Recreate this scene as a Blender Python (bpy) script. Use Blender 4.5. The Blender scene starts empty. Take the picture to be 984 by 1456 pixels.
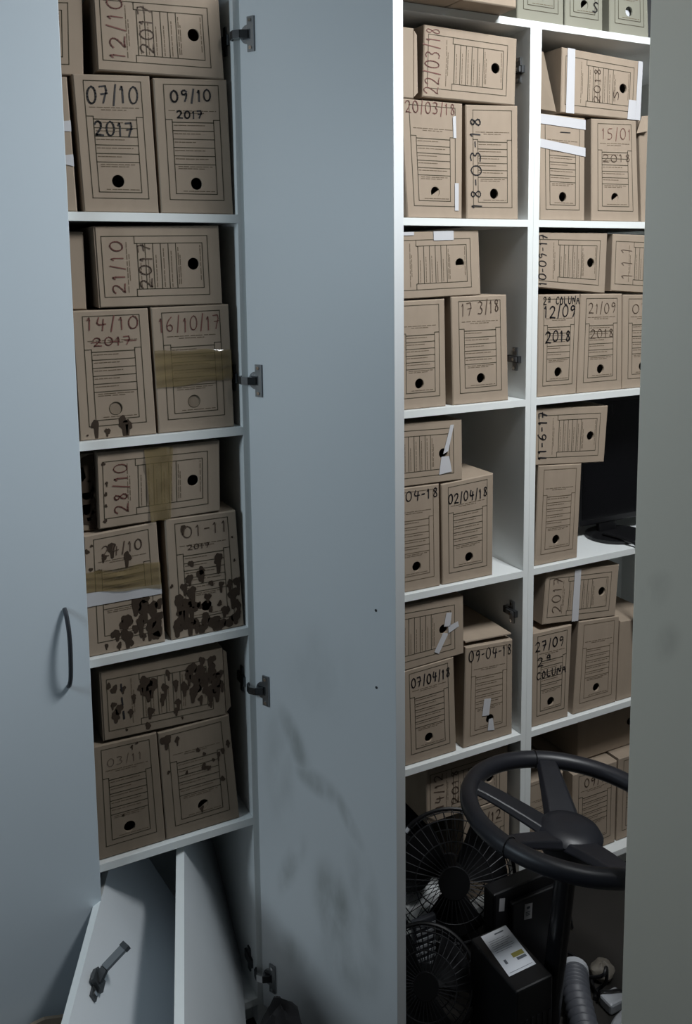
import bpy, bmesh, math, random
from mathutils import Vector, Matrix
random.seed(7)
scene = bpy.context.scene
COL = scene.collection

# ------------------------------------------------------------------ camera
cam_data = bpy.data.cameras.new('camera')
cam = bpy.data.objects.new('camera', cam_data)
COL.objects.link(cam)
scene.camera = cam
FPX = 1250.0
cam_data.sensor_fit = 'AUTO'
cam_data.sensor_width = 36.0
cam_data.lens = 36.0 * FPX / 1456.0
cam_data.shift_x = 0.0
cam_data.shift_y = (531.19 - 728.0) / 1456.0
cam_data.clip_start = 0.02
YAW, PITCH, ROLL = 0.47001, 0.12021, -0.011045
_f = Vector((math.sin(YAW) * math.cos(PITCH), math.cos(YAW) * math.cos(PITCH), -math.sin(PITCH)))
_r = Vector((math.cos(YAW), -math.sin(YAW), 0))
_u = _r.cross(_f)
_r2 = _r * math.cos(ROLL) + _u * math.sin(ROLL)
_u2 = -_r * math.sin(ROLL) + _u * math.cos(ROLL)
M = Matrix((( _r2.x, _u2.x, -_f.x, 0.0), (_r2.y, _u2.y, -_f.y, -1.64348), (_r2.z, _u2.z, -_f.z, 1.6476), (0, 0, 0, 1)))
cam.matrix_world = M

# ------------------------------------------------------------------ world, lamps, exposure
world = bpy.data.worlds.new('world')
scene.world = world
world.use_nodes = True
world.node_tree.nodes['Background'].inputs[0].default_value = (0.55, 0.65, 0.75, 1)
world.node_tree.nodes['Background'].inputs[1].default_value = 0.01
scene.view_settings.view_transform = 'Standard'
scene.view_settings.look = 'None'
scene.view_settings.gamma = 1.0
scene.view_settings.use_curve_mapping = False
scene.view_settings.exposure = 0.0

def area_light(name, loc, target, size, power, color):
    d = bpy.data.lights.new(name, 'AREA')
    d.shape = 'RECTANGLE'
    d.size, d.size_y = size
    d.energy = power
    d.color = color
    o = bpy.data.objects.new(name, d)
    COL.objects.link(o)
    o.location = loc
    o.rotation_euler = (Vector(target) - Vector(loc)).to_track_quat('-Z', 'Y').to_euler()
    return o
area_light('ceiling_lamp_light', (1.35, -0.95, 2.62), (1.25, -0.45, 0.0), (0.40, 0.40), 35.0, (0.95, 0.98, 1.0))
area_light('added_side_light', (-1.0, -0.36, 1.85), (0.6, -0.1, 1.4), (0.3, 0.5), 9.2, (0.74, 0.89, 1.0))  # bluish light added at the left; no window stands there
# ------------------------------------------------------------------ materials
def mat(name, color, rough=0.6, metal=0.0, noise=0.0, scale=20.0, stretch=(1, 1, 1), spec=0.5, alpha=1.0, coat=0.0, bump=0.0):
    m = bpy.data.materials.new(name)
    m.use_nodes = True
    nt = m.node_tree
    b = nt.nodes['Principled BSDF']
    b.inputs['Roughness'].default_value = rough
    b.inputs['Metallic'].default_value = metal
    b.inputs['Specular IOR Level'].default_value = spec
    b.inputs['Alpha'].default_value = alpha
    b.inputs['Coat Weight'].default_value = coat
    c1 = tuple(color) + (1,)
    b.inputs['Base Color'].default_value = c1
    if noise or bump:
        tc = nt.nodes.new('ShaderNodeTexCoord')
        mp = nt.nodes.new('ShaderNodeMapping')
        mp.inputs['Scale'].default_value = stretch
        nz = nt.nodes.new('ShaderNodeTexNoise')
        nz.inputs['Scale'].default_value = scale
        nz.inputs['Detail'].default_value = 4
        nt.links.new(tc.outputs['Object'], mp.inputs['Vector'])
        nt.links.new(mp.outputs['Vector'], nz.inputs['Vector'])
        if noise:
            mx = nt.nodes.new('ShaderNodeMix')
            mx.data_type = 'RGBA'
            mx.inputs[6].default_value = tuple(min(1, c * (1 + noise)) for c in color) + (1,)
            mx.inputs[7].default_value = tuple(c * (1 - noise) for c in color) + (1,)
            nt.links.new(nz.outputs['Fac'], mx.inputs[0])
            nt.links.new(mx.outputs[2], b.inputs['Base Color'])
        if bump:
            bp = nt.nodes.new('ShaderNodeBump')
            bp.inputs['Strength'].default_value = bump
            bp.inputs['Distance'].default_value = 0.002
            nt.links.new(nz.outputs['Fac'], bp.inputs['Height'])
            nt.links.new(bp.outputs['Normal'], b.inputs['Normal'])
    return m

def smudged(name, color, dirt, patches, rough=0.45):
    """white board with grey dirt smears: patches are (cx, cz, rx, rz, tilt, strength) in object x,z"""
    m = mat(name, color, rough)
    nt = m.node_tree
    b = nt.nodes['Principled BSDF']
    tc = nt.nodes.new('ShaderNodeTexCoord')
    nz = nt.nodes.new('ShaderNodeTexNoise')
    nz.inputs['Scale'].default_value = 9
    nz.inputs['Detail'].default_value = 5
    mpn = nt.nodes.new('ShaderNodeMapping')
    mpn.inputs['Rotation'].default_value = (0, math.radians(38), 0)
    mpn.inputs['Scale'].default_value = (1.5, 1, 0.6)
    nt.links.new(tc.outputs['Object'], mpn.inputs['Vector'])
    nt.links.new(mpn.outputs['Vector'], nz.inputs['Vector'])
    rmp = nt.nodes.new('ShaderNodeMapRange')
    rmp.inputs[1].default_value = 0.36
    rmp.inputs[2].default_value = 0.72
    nt.links.new(nz.outputs['Fac'], rmp.inputs[0])
    total = None
    for (cx, cz, rx, rz, tilt, st) in patches:
        mp = nt.nodes.new('ShaderNodeMapping')
        mp.vector_type = 'TEXTURE'
        mp.inputs['Location'].default_value = (cx, 0, cz)
        mp.inputs['Rotation'].default_value = (0, tilt, 0)
        mp.inputs['Scale'].default_value = (rx, 1000, rz)
        nt.links.new(tc.outputs['Object'], mp.inputs['Vector'])
        g = nt.nodes.new('ShaderNodeVectorMath')
        g.operation = 'LENGTH'
        nt.links.new(mp.outputs['Vector'], g.inputs[0])
        r = nt.nodes.new('ShaderNodeMapRange')
        r.interpolation_type = 'SMOOTHSTEP'
        r.inputs[1].default_value = 1.0
        r.inputs[2].default_value = 0.2
        r.inputs[3].default_value = 0.0
        r.inputs[4].default_value = st
        nt.links.new(g.outputs['Value'], r.inputs[0])
        if total is None:
            total = r.outputs[0]
        else:
            mxm = nt.nodes.new('ShaderNodeMath')
            mxm.operation = 'MAXIMUM'
            nt.links.new(total, mxm.inputs[0])
            nt.links.new(r.outputs[0], mxm.inputs[1])
            total = mxm.outputs[0]
    mul = nt.nodes.new('ShaderNodeMath')
    mul.operation = 'MULTIPLY'
    nt.links.new(total, mul.inputs[0])
    nt.links.new(rmp.outputs[0], mul.inputs[1])
    mx = nt.nodes.new('ShaderNodeMix')
    mx.data_type = 'RGBA'
    mx.inputs[6].default_value = tuple(color) + (1,)
    mx.inputs[7].default_value = tuple(dirt) + (1,)
    nt.links.new(mul.outputs[0], mx.inputs[0])
    nt.links.new(mx.outputs[2], b.inputs['Base Color'])
    return m

CARD = mat('kraft_cardboard', (0.35, 0.281, 0.216), 0.85, noise=0.14, scale=9, stretch=(3, 3, 1), spec=0.15, bump=0.1)
CARD_DK = mat('brown_cardboard', (0.25, 0.20, 0.15), 0.85, noise=0.18, scale=11, stretch=(3, 3, 1), spec=0.15, bump=0.1)
CARD_GN = mat('greenish_cardboard', (0.265, 0.26, 0.21), 0.8, noise=0.1, scale=9, spec=0.15)
PRINT = mat('printed_green_black_ink', (0.075, 0.065, 0.045), 0.8, spec=0.1)
PRINT_SOFT = mat('fine_printed_text', (0.15, 0.115, 0.08), 0.8, spec=0.1)
PEN_BLACK = mat('black_marker', (0.018, 0.016, 0.018), 0.6)
PEN_RED = mat('red_brown_pen', (0.17, 0.065, 0.052), 0.7)
PEN_BROWN = mat('faded_brown_pen', (0.10, 0.065, 0.045), 0.7)
STAIN = mat('dark_wet_stain', (0.052, 0.036, 0.025), 0.75, noise=0.25, scale=60, spec=0.2)
WHITE_TAPE = mat('white_paper_tape', (0.56, 0.56, 0.58), 0.5)
BROWN_TAPE = mat('brown_packing_tape', (0.25, 0.185, 0.085), 0.13, spec=1.0, alpha=0.62)
PAPER_AND_LIGHT = mat('paper_and_hole_light', (0.62, 0.64, 0.68), 0.8)
MELAMINE = mat('white_melamine', (0.74, 0.77, 0.77), 0.42, noise=0.03, scale=3)
EDGE = mat('white_edge_band', (0.80, 0.83, 0.82), 0.4)
STEEL = mat('dull_hinge_steel', (0.30, 0.31, 0.32), 0.35, metal=0.9)
STEEL_DK = mat('dark_hinge_steel', (0.10, 0.105, 0.11), 0.4, metal=0.8)
CHROME = mat('bright_hinge_steel', (0.75, 0.75, 0.75), 0.15, metal=1.0)
HANDLE = mat('dark_grey_handle', (0.06, 0.065, 0.075), 0.35, metal=0.6)
RUBBER = mat('black_wheel_rubber', (0.013, 0.014, 0.019), 0.42, noise=0.2, scale=30)
PLAST = mat('black_plastic', (0.006, 0.006, 0.007), 0.4)
PLAST_SHINE = mat('glossy_black_metal', (0.012, 0.012, 0.014), 0.22)
WIRE = mat('dark_fan_wire', (0.035, 0.036, 0.04), 0.4, metal=0.5)
GREY_PL = mat('grey_ribbed_plastic', (0.075, 0.08, 0.095), 0.5)
WHITE_PL = mat('white_plastic', (0.42, 0.44, 0.47), 0.4)
BEIGE_PL = mat('beige_plastic', (0.20, 0.18, 0.15), 0.6)
YELLOW = mat('olive_label_ink', (0.25, 0.22, 0.05), 0.7)
LABEL_INK = mat('grey_label_ink', (0.10, 0.11, 0.13), 0.7)
WALL = mat('painted_wall', (0.17, 0.175, 0.18), 0.8, noise=0.05, scale=4)
FLOORM = mat('dark_brown_floor', (0.014, 0.012, 0.010), 0.6, noise=0.3, scale=7)
CEIL = mat('ceiling_paint', (0.6, 0.6, 0.6), 0.9)
SCREEN = mat('black_screen', (0.004, 0.004, 0.005), 0.12)
CLOTH = mat('black_cloth', (0.012, 0.012, 0.014), 0.9, noise=0.4, scale=30, bump=0.4)
LAMP_TUBE = bpy.data.materials.new('lit_tube')
LAMP_TUBE.use_nodes = True
LAMP_TUBE.node_tree.nodes['Principled BSDF'].inputs['Emission Color'].default_value = (1, 0.98, 0.95, 1)
LAMP_TUBE.node_tree.nodes['Principled BSDF'].inputs['Emission Strength'].default_value = 3.0

# ------------------------------------------------------------------ mesh helpers
class MB:
    def __init__(self):
        self.v, self.f, self.m, self.mats = [], [], [], []
    def mi(self, m):
        if m not in self.mats:
            self.mats.append(m)
        return self.mats.index(m)
    def poly(self, pts, m, flip=False):
        i = len(self.v)
        self.v += [tuple(p) for p in pts]
        idx = list(range(i, i + len(pts)))
        self.f.append(idx[::-1] if flip else idx)
        self.m.append(self.mi(m))
    def box(self, x0, x1, y0, y1, z0, z1, m, mw=None):
        c = [(x0, y0, z0), (x1, y0, z0), (x1, y1, z0), (x0, y1, z0), (x0, y0, z1), (x1, y0, z1), (x1, y1, z1), (x0, y1, z1)]
        if mw is not None:
            c = [tuple(mw @ Vector(p)) for p in c]
        i = len(self.v)
        self.v += c
        for q in ((0, 3, 2, 1), (4, 5, 6, 7), (0, 1, 5, 4), (1, 2, 6, 5), (2, 3, 7, 6), (3, 0, 4, 7)):
            self.f.append([i + k for k in q])
            self.m.append(self.mi(m))
    def tube(self, pts, r, m, n=8, closed=False, cap=True):
        pts = [Vector(p) for p in pts]
        N = len(pts)
        rad = r if isinstance(r, (list, tuple)) else [r] * N
        rings = []
        prev = None
        for k in range(N):
            a = pts[(k - 1) % N] if (closed or k > 0) else pts[k]
            b = pts[(k + 1) % N] if (closed or k < N - 1) else pts[k]
            t = (b - a).normalized()
            if prev is None:
                ref = Vector((0, 0, 1)) if abs(t.z) < 0.9 else Vector((1, 0, 0))
                x = t.cross(ref).normalized()
            else:
                x = (prev - t * prev.dot(t)).normalized()
            prev = x
            y = t.cross(x)
            i = len(self.v)
            for j in range(n):
                a2 = 2 * math.pi * j / n
                self.v.append(tuple(pts[k] + (x * math.cos(a2) + y * math.sin(a2)) * rad[k]))
            rings.append(i)
        mi = self.mi(m)
        for k in range(N if closed else N - 1):
            a, b = rings[k], rings[(k + 1) % N]
            for j in range(n):
                self.f.append([a + j, a + (j + 1) % n, b + (j + 1) % n, b + j])
                self.m.append(mi)
        if cap and not closed:
            self.f.append([rings[0] + j for j in range(n)][::-1]); self.m.append(mi)
            self.f.append([rings[-1] + j for j in range(n)]); self.m.append(mi)
    def build(self, name, parent=None, smooth=False, bevel=0.0, origin=None, rot=None):
        me = bpy.data.meshes.new(name)
        me.from_pydata(self.v, [], self.f)
        for m in self.mats:
            me.materials.append(m)
        for p, k in zip(me.polygons, self.m):
            p.material_index = k
            p.use_smooth = smooth
        me.update()
        o = bpy.data.objects.new(name, me)
        COL.objects.link(o)
        if parent:
            o.parent = parent
        if bevel:
            b = o.modifiers.new('bevel', 'BEVEL')
            b.width = bevel
            b.segments = 2
            b.limit_method = 'ANGLE'
        if smooth:
            try:
                me.set_sharp_from_angle(angle=math.radians(40))
            except Exception:
                pass
        return o

def tag(o, label, cat, group=None, kind=None):
    if label: o['label'] = label
    if cat: o['category'] = cat
    if group: o['group'] = group
    if kind: o['kind'] = kind
    return o

def thing(name, label, cat, loc=(0, 0, 0), group=None):
    o = bpy.data.objects.new(name, None)
    o.empty_display_size = 0.05
    COL.objects.link(o)
    o.location = loc
    return tag(o, label, cat, group)

def struct(mb, name, bevel=0.0):
    o = mb.build(name, bevel=bevel)
    o['kind'] = 'structure'
    return o

# children are built in world coordinates and pulled back by the parent's origin
def part(mb, name, root, smooth=False, bevel=0.0, top=None):
    base = Vector(root.location) if top is None else top
    mb.v = [tuple(Vector(p) - base) for p in mb.v]
    return mb.build(name, root, smooth, bevel)

# ------------------------------------------------------------------ room
m = MB(); m.box(-1.6, 3.2, -3.4, 0.6, -0.05, 0.0, FLOORM); struct(m, 'floor')
m = MB(); m.box(-1.6, 3.2, -3.4, 0.6, 2.75, 2.80, CEIL); struct(m, 'ceiling')
m = MB(); m.box(-1.6, 3.2, 0.47, 0.6, 0.0, 2.75, WALL); struct(m, 'wall_back')
m = MB(); m.box(-1.7, -1.6, -3.4, 0.6, 0.0, 2.75, WALL); struct(m, 'wall_left')
m = MB(); m.box(3.2, 3.3, -3.4, 0.6, 0.0, 2.75, WALL); struct(m, 'wall_right')
m = MB(); m.box(-1.6, 3.2, -3.5, -3.4, 0.0, 2.75, WALL); struct(m, 'wall_front')
# open room door beside the camera, seen from its inner face; only its free edge is in the picture
DOORM = smudged('beige_painted_door', (0.78, 0.735, 0.625), (0.20, 0.18, 0.15), [(0.035, 1.10, 0.03, 0.06, 0.6, 0.5), (0.06, 1.02, 0.03, 0.05, 0.4, 0.35)], 0.5)
m = MB(); m.box(0, 0.80, 0.0, 0.035, 0.012, 2.10, DOORM)
o = m.build('door_1', bevel=0.002)
o.location = (1.089, -0.575, 0)
o.rotation_euler = (0, 0, math.radians(-72.5))
o['kind'] = 'structure'
kn = MB(); kn.tube([(0.74, -0.045, 1.0), (0.74, 0.0, 1.0)], 0.012, STEEL, 12)
kn.tube([(0.74, -0.045, 1.0), (0.64, -0.05, 1.0)], 0.009, STEEL, 12)
part(kn, 'door_handle', o, True, top=Vector((0, 0, 0)))

# ceiling lamp (above the picture)
t = thing('ceiling_lamp', 'white twin tube ceiling lamp above the shelves', 'lamp', (1.35, -0.95, 2.65))
m = MB(); m.box(1.13, 1.57, -1.17, -0.73, 2.67, 2.75, EDGE); part(m, 'housing', t, bevel=0.004)
for yy in (-1.08, -0.82):
    m = MB(); m.tube([(1.15, yy, 2.655), (1.55, yy, 2.655)], 0.012, LAMP_TUBE, 10); part(m, 'tube', t, True)

# ------------------------------------------------------------------ cabinets
TOP = 2.195
SHELVES = [1.752, 1.332, 0.912, 0.492]
TH = 0.016
def board(m_, x0, x1, y0, y1, z0, z1, front=EDGE):
    m_.box(x0, x1, y0, y1, z0, z1, MELAMINE)
    m_.poly([(x0, y0 - 0.0003, z0), (x1, y0 - 0.0003, z0), (x1, y0 - 0.0003, z1), (x0, y0 - 0.0003, z1)], front)

def cabinet(x0, x1, label, tl, tr):
    t = thing('storage_cabinet', label, 'cabinet', ((x0 + x1) / 2, 0.2, 0))
    a, b = x0 + tl, x1 - tr
    m = MB(); board(m, x0, a, 0, 0.42, 0.0, TOP - TH); part(m, 'side_panel', t)
    m = MB(); board(m, b, x1, 0, 0.42, 0.0, TOP - TH); part(m, 'side_panel', t)
    m = MB(); board(m, x0, x1, 0, 0.42, TOP - TH, TOP); part(m, 'top_panel', t)
    m = MB(); board(m, a, b, 0, 0.41, 0.07 - TH, 0.07); part(m, 'bottom_panel', t)
    m = MB(); m.box(a, b, 0.405, 0.418, 0.07, TOP - TH, MELAMINE); part(m, 'back_panel', t)
    m = MB(); board(m, a, b, 0.03, 0.045, 0.0, 0.07 - TH); part(m, 'plinth', t)
    for z in SHELVES:
        m = MB(); board(m, a, b, 0.0, 0.405, z - TH, z); part(m, 'shelf', t, bevel=0.0012)
    return t

cabA = cabinet(-0.062, 0.618, 'white cabinet at left with handled left door closed and right door swung open', 0.016, 0.016)
cabB = cabinet(0.6185, 1.3262, 'white doorless middle cabinet behind the open door, hinge plates on its right side', 0.016, 0.0155)
cabC = cabinet(1.3266, 2.05, 'white doorless cabinet at right beside the beige door', 0.0165, 0.016)

# closed left door of the left cabinet, with its bow handle
LDM = smudged('white_cabinet_door', (0.60, 0.675, 0.73), (0.30, 0.31, 0.31), [(0.235, 0.86, 0.035, 0.16, -0.1, 0.28), (0.262, 1.135, 0.02, 0.03, 0.3, 0.4)], 0.42)  # white like the other doors; bluish light is put into its base colour
m = MB(); m.box(-0.060, 0.279, -0.020, -0.002, 0.075, TOP, LDM)
door_l = part(m, 'door', cabA, bevel=0.0012)
h = MB()
HP = [(0.238, -0.021, 1.030), (0.239, -0.030, 1.022), (0.2405, -0.040, 0.999), (0.241, -0.045, 0.970), (0.2405, -0.045, 0.935), (0.240, -0.039, 0.903), (0.2385, -0.030, 0.886), (0.238, -0.021, 0.880)]
def smooth_path(pts, k=5):
    pts = [Vector(p) for p in pts]
    out = []
    for i in range(len(pts) - 1):
        p0 = pts[max(i - 1, 0)]; p1 = pts[i]; p2 = pts[i + 1]; p3 = pts[min(i + 2, len(pts) - 1)]
        for j in range(k):
            s = j / k
            out.append(0.5 * ((2 * p1) + (p2 - p0) * s + (2 * p0 - 5 * p1 + 4 * p2 - p3) * s * s + (3 * p1 - p0 - 3 * p2 + p3) * s ** 3))
    out.append(pts[-1])
    return out
h.tube(smooth_path(HP), 0.0042, HANDLE, 8)
part(h, 'handle', door_l, True, top=Vector(cabA.location))

# opened right door of the left cabinet: hinged at its right side panel, swung about 117 degrees
DANG = math.radians(117.5)
HX, HY = 0.612, -0.008
DL, DT = 0.345, 0.032
dx = Vector((-math.cos(DANG), -math.sin(DANG), 0))      # hinge -> free edge
dn = Vector((-math.sin(DANG), math.cos(DANG), 0))       # inner face normal (towards the left)
DM = Matrix(((dx.x, -dn.x, 0, HX), (dx.y, -dn.y, 0, HY), (0, 0, 1, 0), (0, 0, 0, 1)))  # local x along door, y outwards, z up
RDM = smudged('white_open_door', (0.72, 0.75, 0.765), (0.20, 0.22, 0.20),
    [(0.10, 0.70, 0.035, 0.09, -0.5, 0.9), (0.16, 0.625, 0.075, 0.035, 0.25, 0.75), (0.235, 0.575, 0.022, 0.085, -0.55, 0.8), (0.085, 0.42, 0.030, 0.11, 0.45, 0.75), (0.20, 0.37, 0.075, 0.13, -0.15, 0.85), (0.27, 0.42, 0.05, 0.16, -0.2, 0.5), (0.06, 0.62, 0.05, 0.18, 0.0, 0.4), (0.23, 0.27, 0.10, 0.10, -0.4, 0.55), (0.09, 0.22, 0.08, 0.06, 0.3, 0.4), (0.17, 0.86, 0.12, 0.14, 0.2, 0.18)], 0.42)
m = MB(); m.box(0, DL, 0, DT, 0.055, TOP, RDM)
# the two small screw holes near the free edge
for z in (1.018, 0.868):
    c = Vector((0.302, -0.0004, z))
    m.poly([c + Vector((math.cos(a) * 0.0028, 0, math.sin(a) * 0.0028)) for a in [k * math.pi / 6 for k in range(12)]], STEEL_DK)
door_r = m.build('door', cabA, bevel=0.001)
door_r.matrix_local = Matrix.Translation(-Vector(cabA.location)) @ DM
for z in (2.085, 1.428, 0.785, 0.135):
    h = MB()
    # cup flange: upright plate with two screw ears
    for pts in ([(0.020, -0.003, z - 0.030), (0.036, -0.003, z - 0.030), (0.036, -0.003, z + 0.030), (0.020, -0.003, z + 0.030)],):
        h.box(0.022, 0.038, -0.004, -0.0005, z - 0.032, z + 0.032, STEEL)
    # half round cup body
    arc = [(0.022 - 0.0165 * math.sin(a), z + 0.0175 * math.cos(a)) for a in [math.pi * k / 10 for k in range(11)]]
    h.poly([(x, -0.0042, zz) for x, zz in arc], STEEL)
    for k in range(10):
        (xa, za), (xb, zb) = arc[k], arc[k + 1]
        h.poly([(xa, -0.0042, za), (xb, -0.0042, zb), (xb, -0.0005, zb), (xa, -0.0005, za)], STEEL)
    h.box(0.012, 0.030, -0.0050, -0.0040, z - 0.009, z + 0.009, STEEL_DK)
    for zz in (z - 0.025, z + 0.025):
        h.tube([(0.030, -0.0058, zz), (0.030, -0.003, zz)], 0.0036, CHROME, 10)
    # arm bending over the door's edge to the side panel
    arm = [(0.026, -0.006, 0), (0.014, -0.016, 0), (0.000, -0.019, 0), (-0.012, -0.012, 0), (-0.014, -0.004, 0)]
    for k in range(4):
        a, b = Vector(arm[k]), Vector(arm[k + 1])
        n = Vector((a.y - b.y, b.x - a.x, 0)).normalized() * 0.0016
        h.v += [tuple(a + n + Vector((0, 0, z - 0.0075))), tuple(b + n + Vector((0, 0, z - 0.0075))), tuple(b - n + Vector((0, 0, z - 0.0075))), tuple(a - n + Vector((0, 0, z - 0.0075))),
                tuple(a + n + Vector((0, 0, z + 0.0075))), tuple(b + n + Vector((0, 0, z + 0.0075))), tuple(b - n + Vector((0, 0, z + 0.0075))), tuple(a - n + Vector((0, 0, z + 0.0075)))]
        i = len(h.v) - 8
        for qd in ((0, 3, 2, 1), (4, 5, 6, 7), (0, 1, 5, 4), (1, 2, 6, 5), (2, 3, 7, 6), (3, 0, 4, 7)):
            h.f.append([i + w for w in qd]); h.m.append(h.mi(CHROME if k == 1 else STEEL_DK))
    h.build('hinge', door_r)
# mounting plates left on the inner face of that cabinet's right side
for z in (2.085, 1.428, 0.785, 0.135):
    h = MB(); h.box(0.5965, 0.6018, 0.022, 0.062, z - 0.010, z + 0.010, STEEL_DK); h.box(0.5985, 0.6018, 0.034, 0.048, z - 0.027, z + 0.027, STEEL_DK)
    part(h, 'mounting_plate', cabA)
# hinge plates on the right side of the middle cabinet whose door is gone
for z in (2.093, 1.426, 0.796):
    h = MB()
    X = 1.3106
    h.box(X - 0.009, X, 0.018, 0.066, z - 0.008, z + 0.008, STEEL_DK)
    h.box(X - 0.004, X, 0.030, 0.046, z - 0.028, z + 0.028, STEEL)
    h.box(X - 0.013, X - 0.008, 0.022, 0.050, z - 0.006, z + 0.006, STEEL)
    for zz in (z - 0.022, z + 0.022):
        h.tube([(X - 0.007, 0.038, zz), (X - 0.003, 0.038, zz)], 0.0042, CHROME, 10)
    h.tube([(X - 0.016, 0.030, z), (X - 0.012, 0.030, z)], 0.004, CHROME, 10)
    part(h, 'hinge_plate', cabB)

# ------------------------------------------------------------------ strokes for the handwriting
G = {
 '0': [[(.5, 1), (.2, .85), (.08, .5), (.2, .12), (.5, 0), (.8, .15), (.92, .5), (.8, .88), (.5, 1)]],
 '1': [[(.25, .75), (.55, 1), (.5, 0)]],
 '2': [[(.1, .78), (.3, .98), (.65, .98), (.82, .75), (.6, .4), (.08, .02), (.4, .08), (.92, .02)]],
 '3': [[(.12, .92), (.5, 1), (.82, .8), (.42, .55), (.85, .35), (.6, .02), (.1, .08)]],
 '4': [[(.3, 1), (.1, .42), (.9, .48)], [(.7, .85), (.62, 0)]],
 '5': [[(.85, .98), (.25, .95), (.2, .55), (.6, .6), (.85, .35), (.6, .02), (.12, .05)]],
 '6': [[(.75, 1), (.3, .7), (.12, .3), (.35, .02), (.75, .08), (.82, .38), (.5, .5), (.18, .35)]],
 '7': [[(.08, .93), (.85, .98), (.4, 0)], [(.22, .5), (.8, .55)]],
 '8': [[(.55, .55), (.2, .75), (.45, 1), (.78, .8), (.2, .28), (.45, 0), (.82, .22), (.55, .55)]],
 '9': [[(.8, .8), (.45, 1), (.15, .75), (.4, .5), (.8, .75), (.75, .35), (.55, 0)]],
 '/': [[(.75, 1.1), (.3, -.1)]],
 '-': [[(.15, .5), (.85, .52)]],
 '.': [[(.45, .02), (.55, .06)]],
 'C': [[(.88, .85), (.5, 1), (.15, .6), (.25, .12), (.6, 0), (.9, .15)]],
 'O': [[(.5, 1), (.12, .6), (.3, .05), (.7, .05), (.9, .55), (.5, 1)]],
 'L': [[(.2, 1), (.15, .02), (.85, .05)]],
 'U': [[(.1, 1), (.15, .15), (.5, 0), (.85, .2), (.9, 1)]],
 'N': [[(.1, 0), (.12, 1), (.85, .05), (.88, 1)]],
 'A': [[(.08, 0), (.5, 1), (.92, 0)], [(.25, .4), (.8, .4)]],
 'T': [[(.05, .98), (.95, 1)], [(.5, 1), (.48, 0)]],
 'a': [[(.75, .95), (.4, 1), (.3, .7), (.7, .65), (.78, .95), (.8, .6)], [(.3, .42), (.85, .42)]],
 'S': [[(.85, .85), (.5, 1), (.18, .78), (.5, .52), (.82, .25), (.5, 0), (.12, .15)]],
}
NARROW = {'/': .6, '-': .6, '1': .65, '.': .3}

class Face:
    """front face of a box; corners TL, TR, BR, BL as (x, z) with a common y"""
    def __init__(self, y, c):
        self.y = y
        self.c = [Vector((x, 0, z)) for x, z in c]
        self.w = ((self.c[1] - self.c[0]).length + (self.c[2] - self.c[3]).length) / 2
        self.h = ((self.c[3] - self.c[0]).length + (self.c[2] - self.c[1]).length) / 2
    def p(self, s, t, off=0.0):
        a = self.c[3].lerp(self.c[2], s)
        b = self.c[0].lerp(self.c[1], s)
        v = a.lerp(b, t)
        return Vector((v.x, self.y - off, v.z))
    def rot(self):
        """frame of a box lying on its side: its own 'up' points to the left of the picture"""
        f = Face(self.y, [(0, 0)] * 4)
        f.c = [self.c[3], self.c[0], self.c[1], self.c[2]]
        f.w, f.h = self.h, self.w
        return f

def ribbon(mb, F, pts, wd, m_, off):
    P = [F.p(s, t, off) for s, t in pts]
    for k in range(len(P) - 1):
        a, b = P[k], P[k + 1]
        d = b - a
        if d.length < 1e-6:
            continue
        d.normalize()
        n = Vector((-d.z, 0, d.x)) * wd / 2
        e = d * wd * 0.3
        mb.poly([a - n - e, b - n + e, b + n + e, a + n - e], m_)

def write(mb, F, text, s0, t0, s1, t1, wd, m_, rnd, off=0.0009):
    tot = sum(NARROW.get(ch, 1.0) + 0.18 for ch in text) - 0.18
    x = 0.0
    for ch in text:
        cw = NARROW.get(ch, 1.0)
        jy = rnd.uniform(-.06, .06)
        sk = rnd.uniform(-.04, .08)
        for stroke in G.get(ch, []):
            pts = []
            for (gx, gy) in stroke:
                xx = (x + (gx + sk * gy) * cw) / tot
                yy = gy + jy + xx * 0.06
                pts.append((s0 + (s1 - s0) * xx, t0 + (t1 - t0) * yy))
            # round the corners a little
            if len(pts) > 2:
                sm = [pts[0]]
                for k in range(1, len(pts) - 1):
                    a, b, c = pts[k - 1], pts[k], pts[k + 1]
                    sm.append((b[0] * .72 + a[0] * .28, b[1] * .72 + a[1] * .28))
                    sm.append((b[0] * .72 + c[0] * .28, b[1] * .72 + c[1] * .28))
                sm.append(pts[-1])
                pts = sm
            ribbon(mb, F, pts, wd * rnd.uniform(.85, 1.15), m_, off)
        x += cw + 0.18

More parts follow.
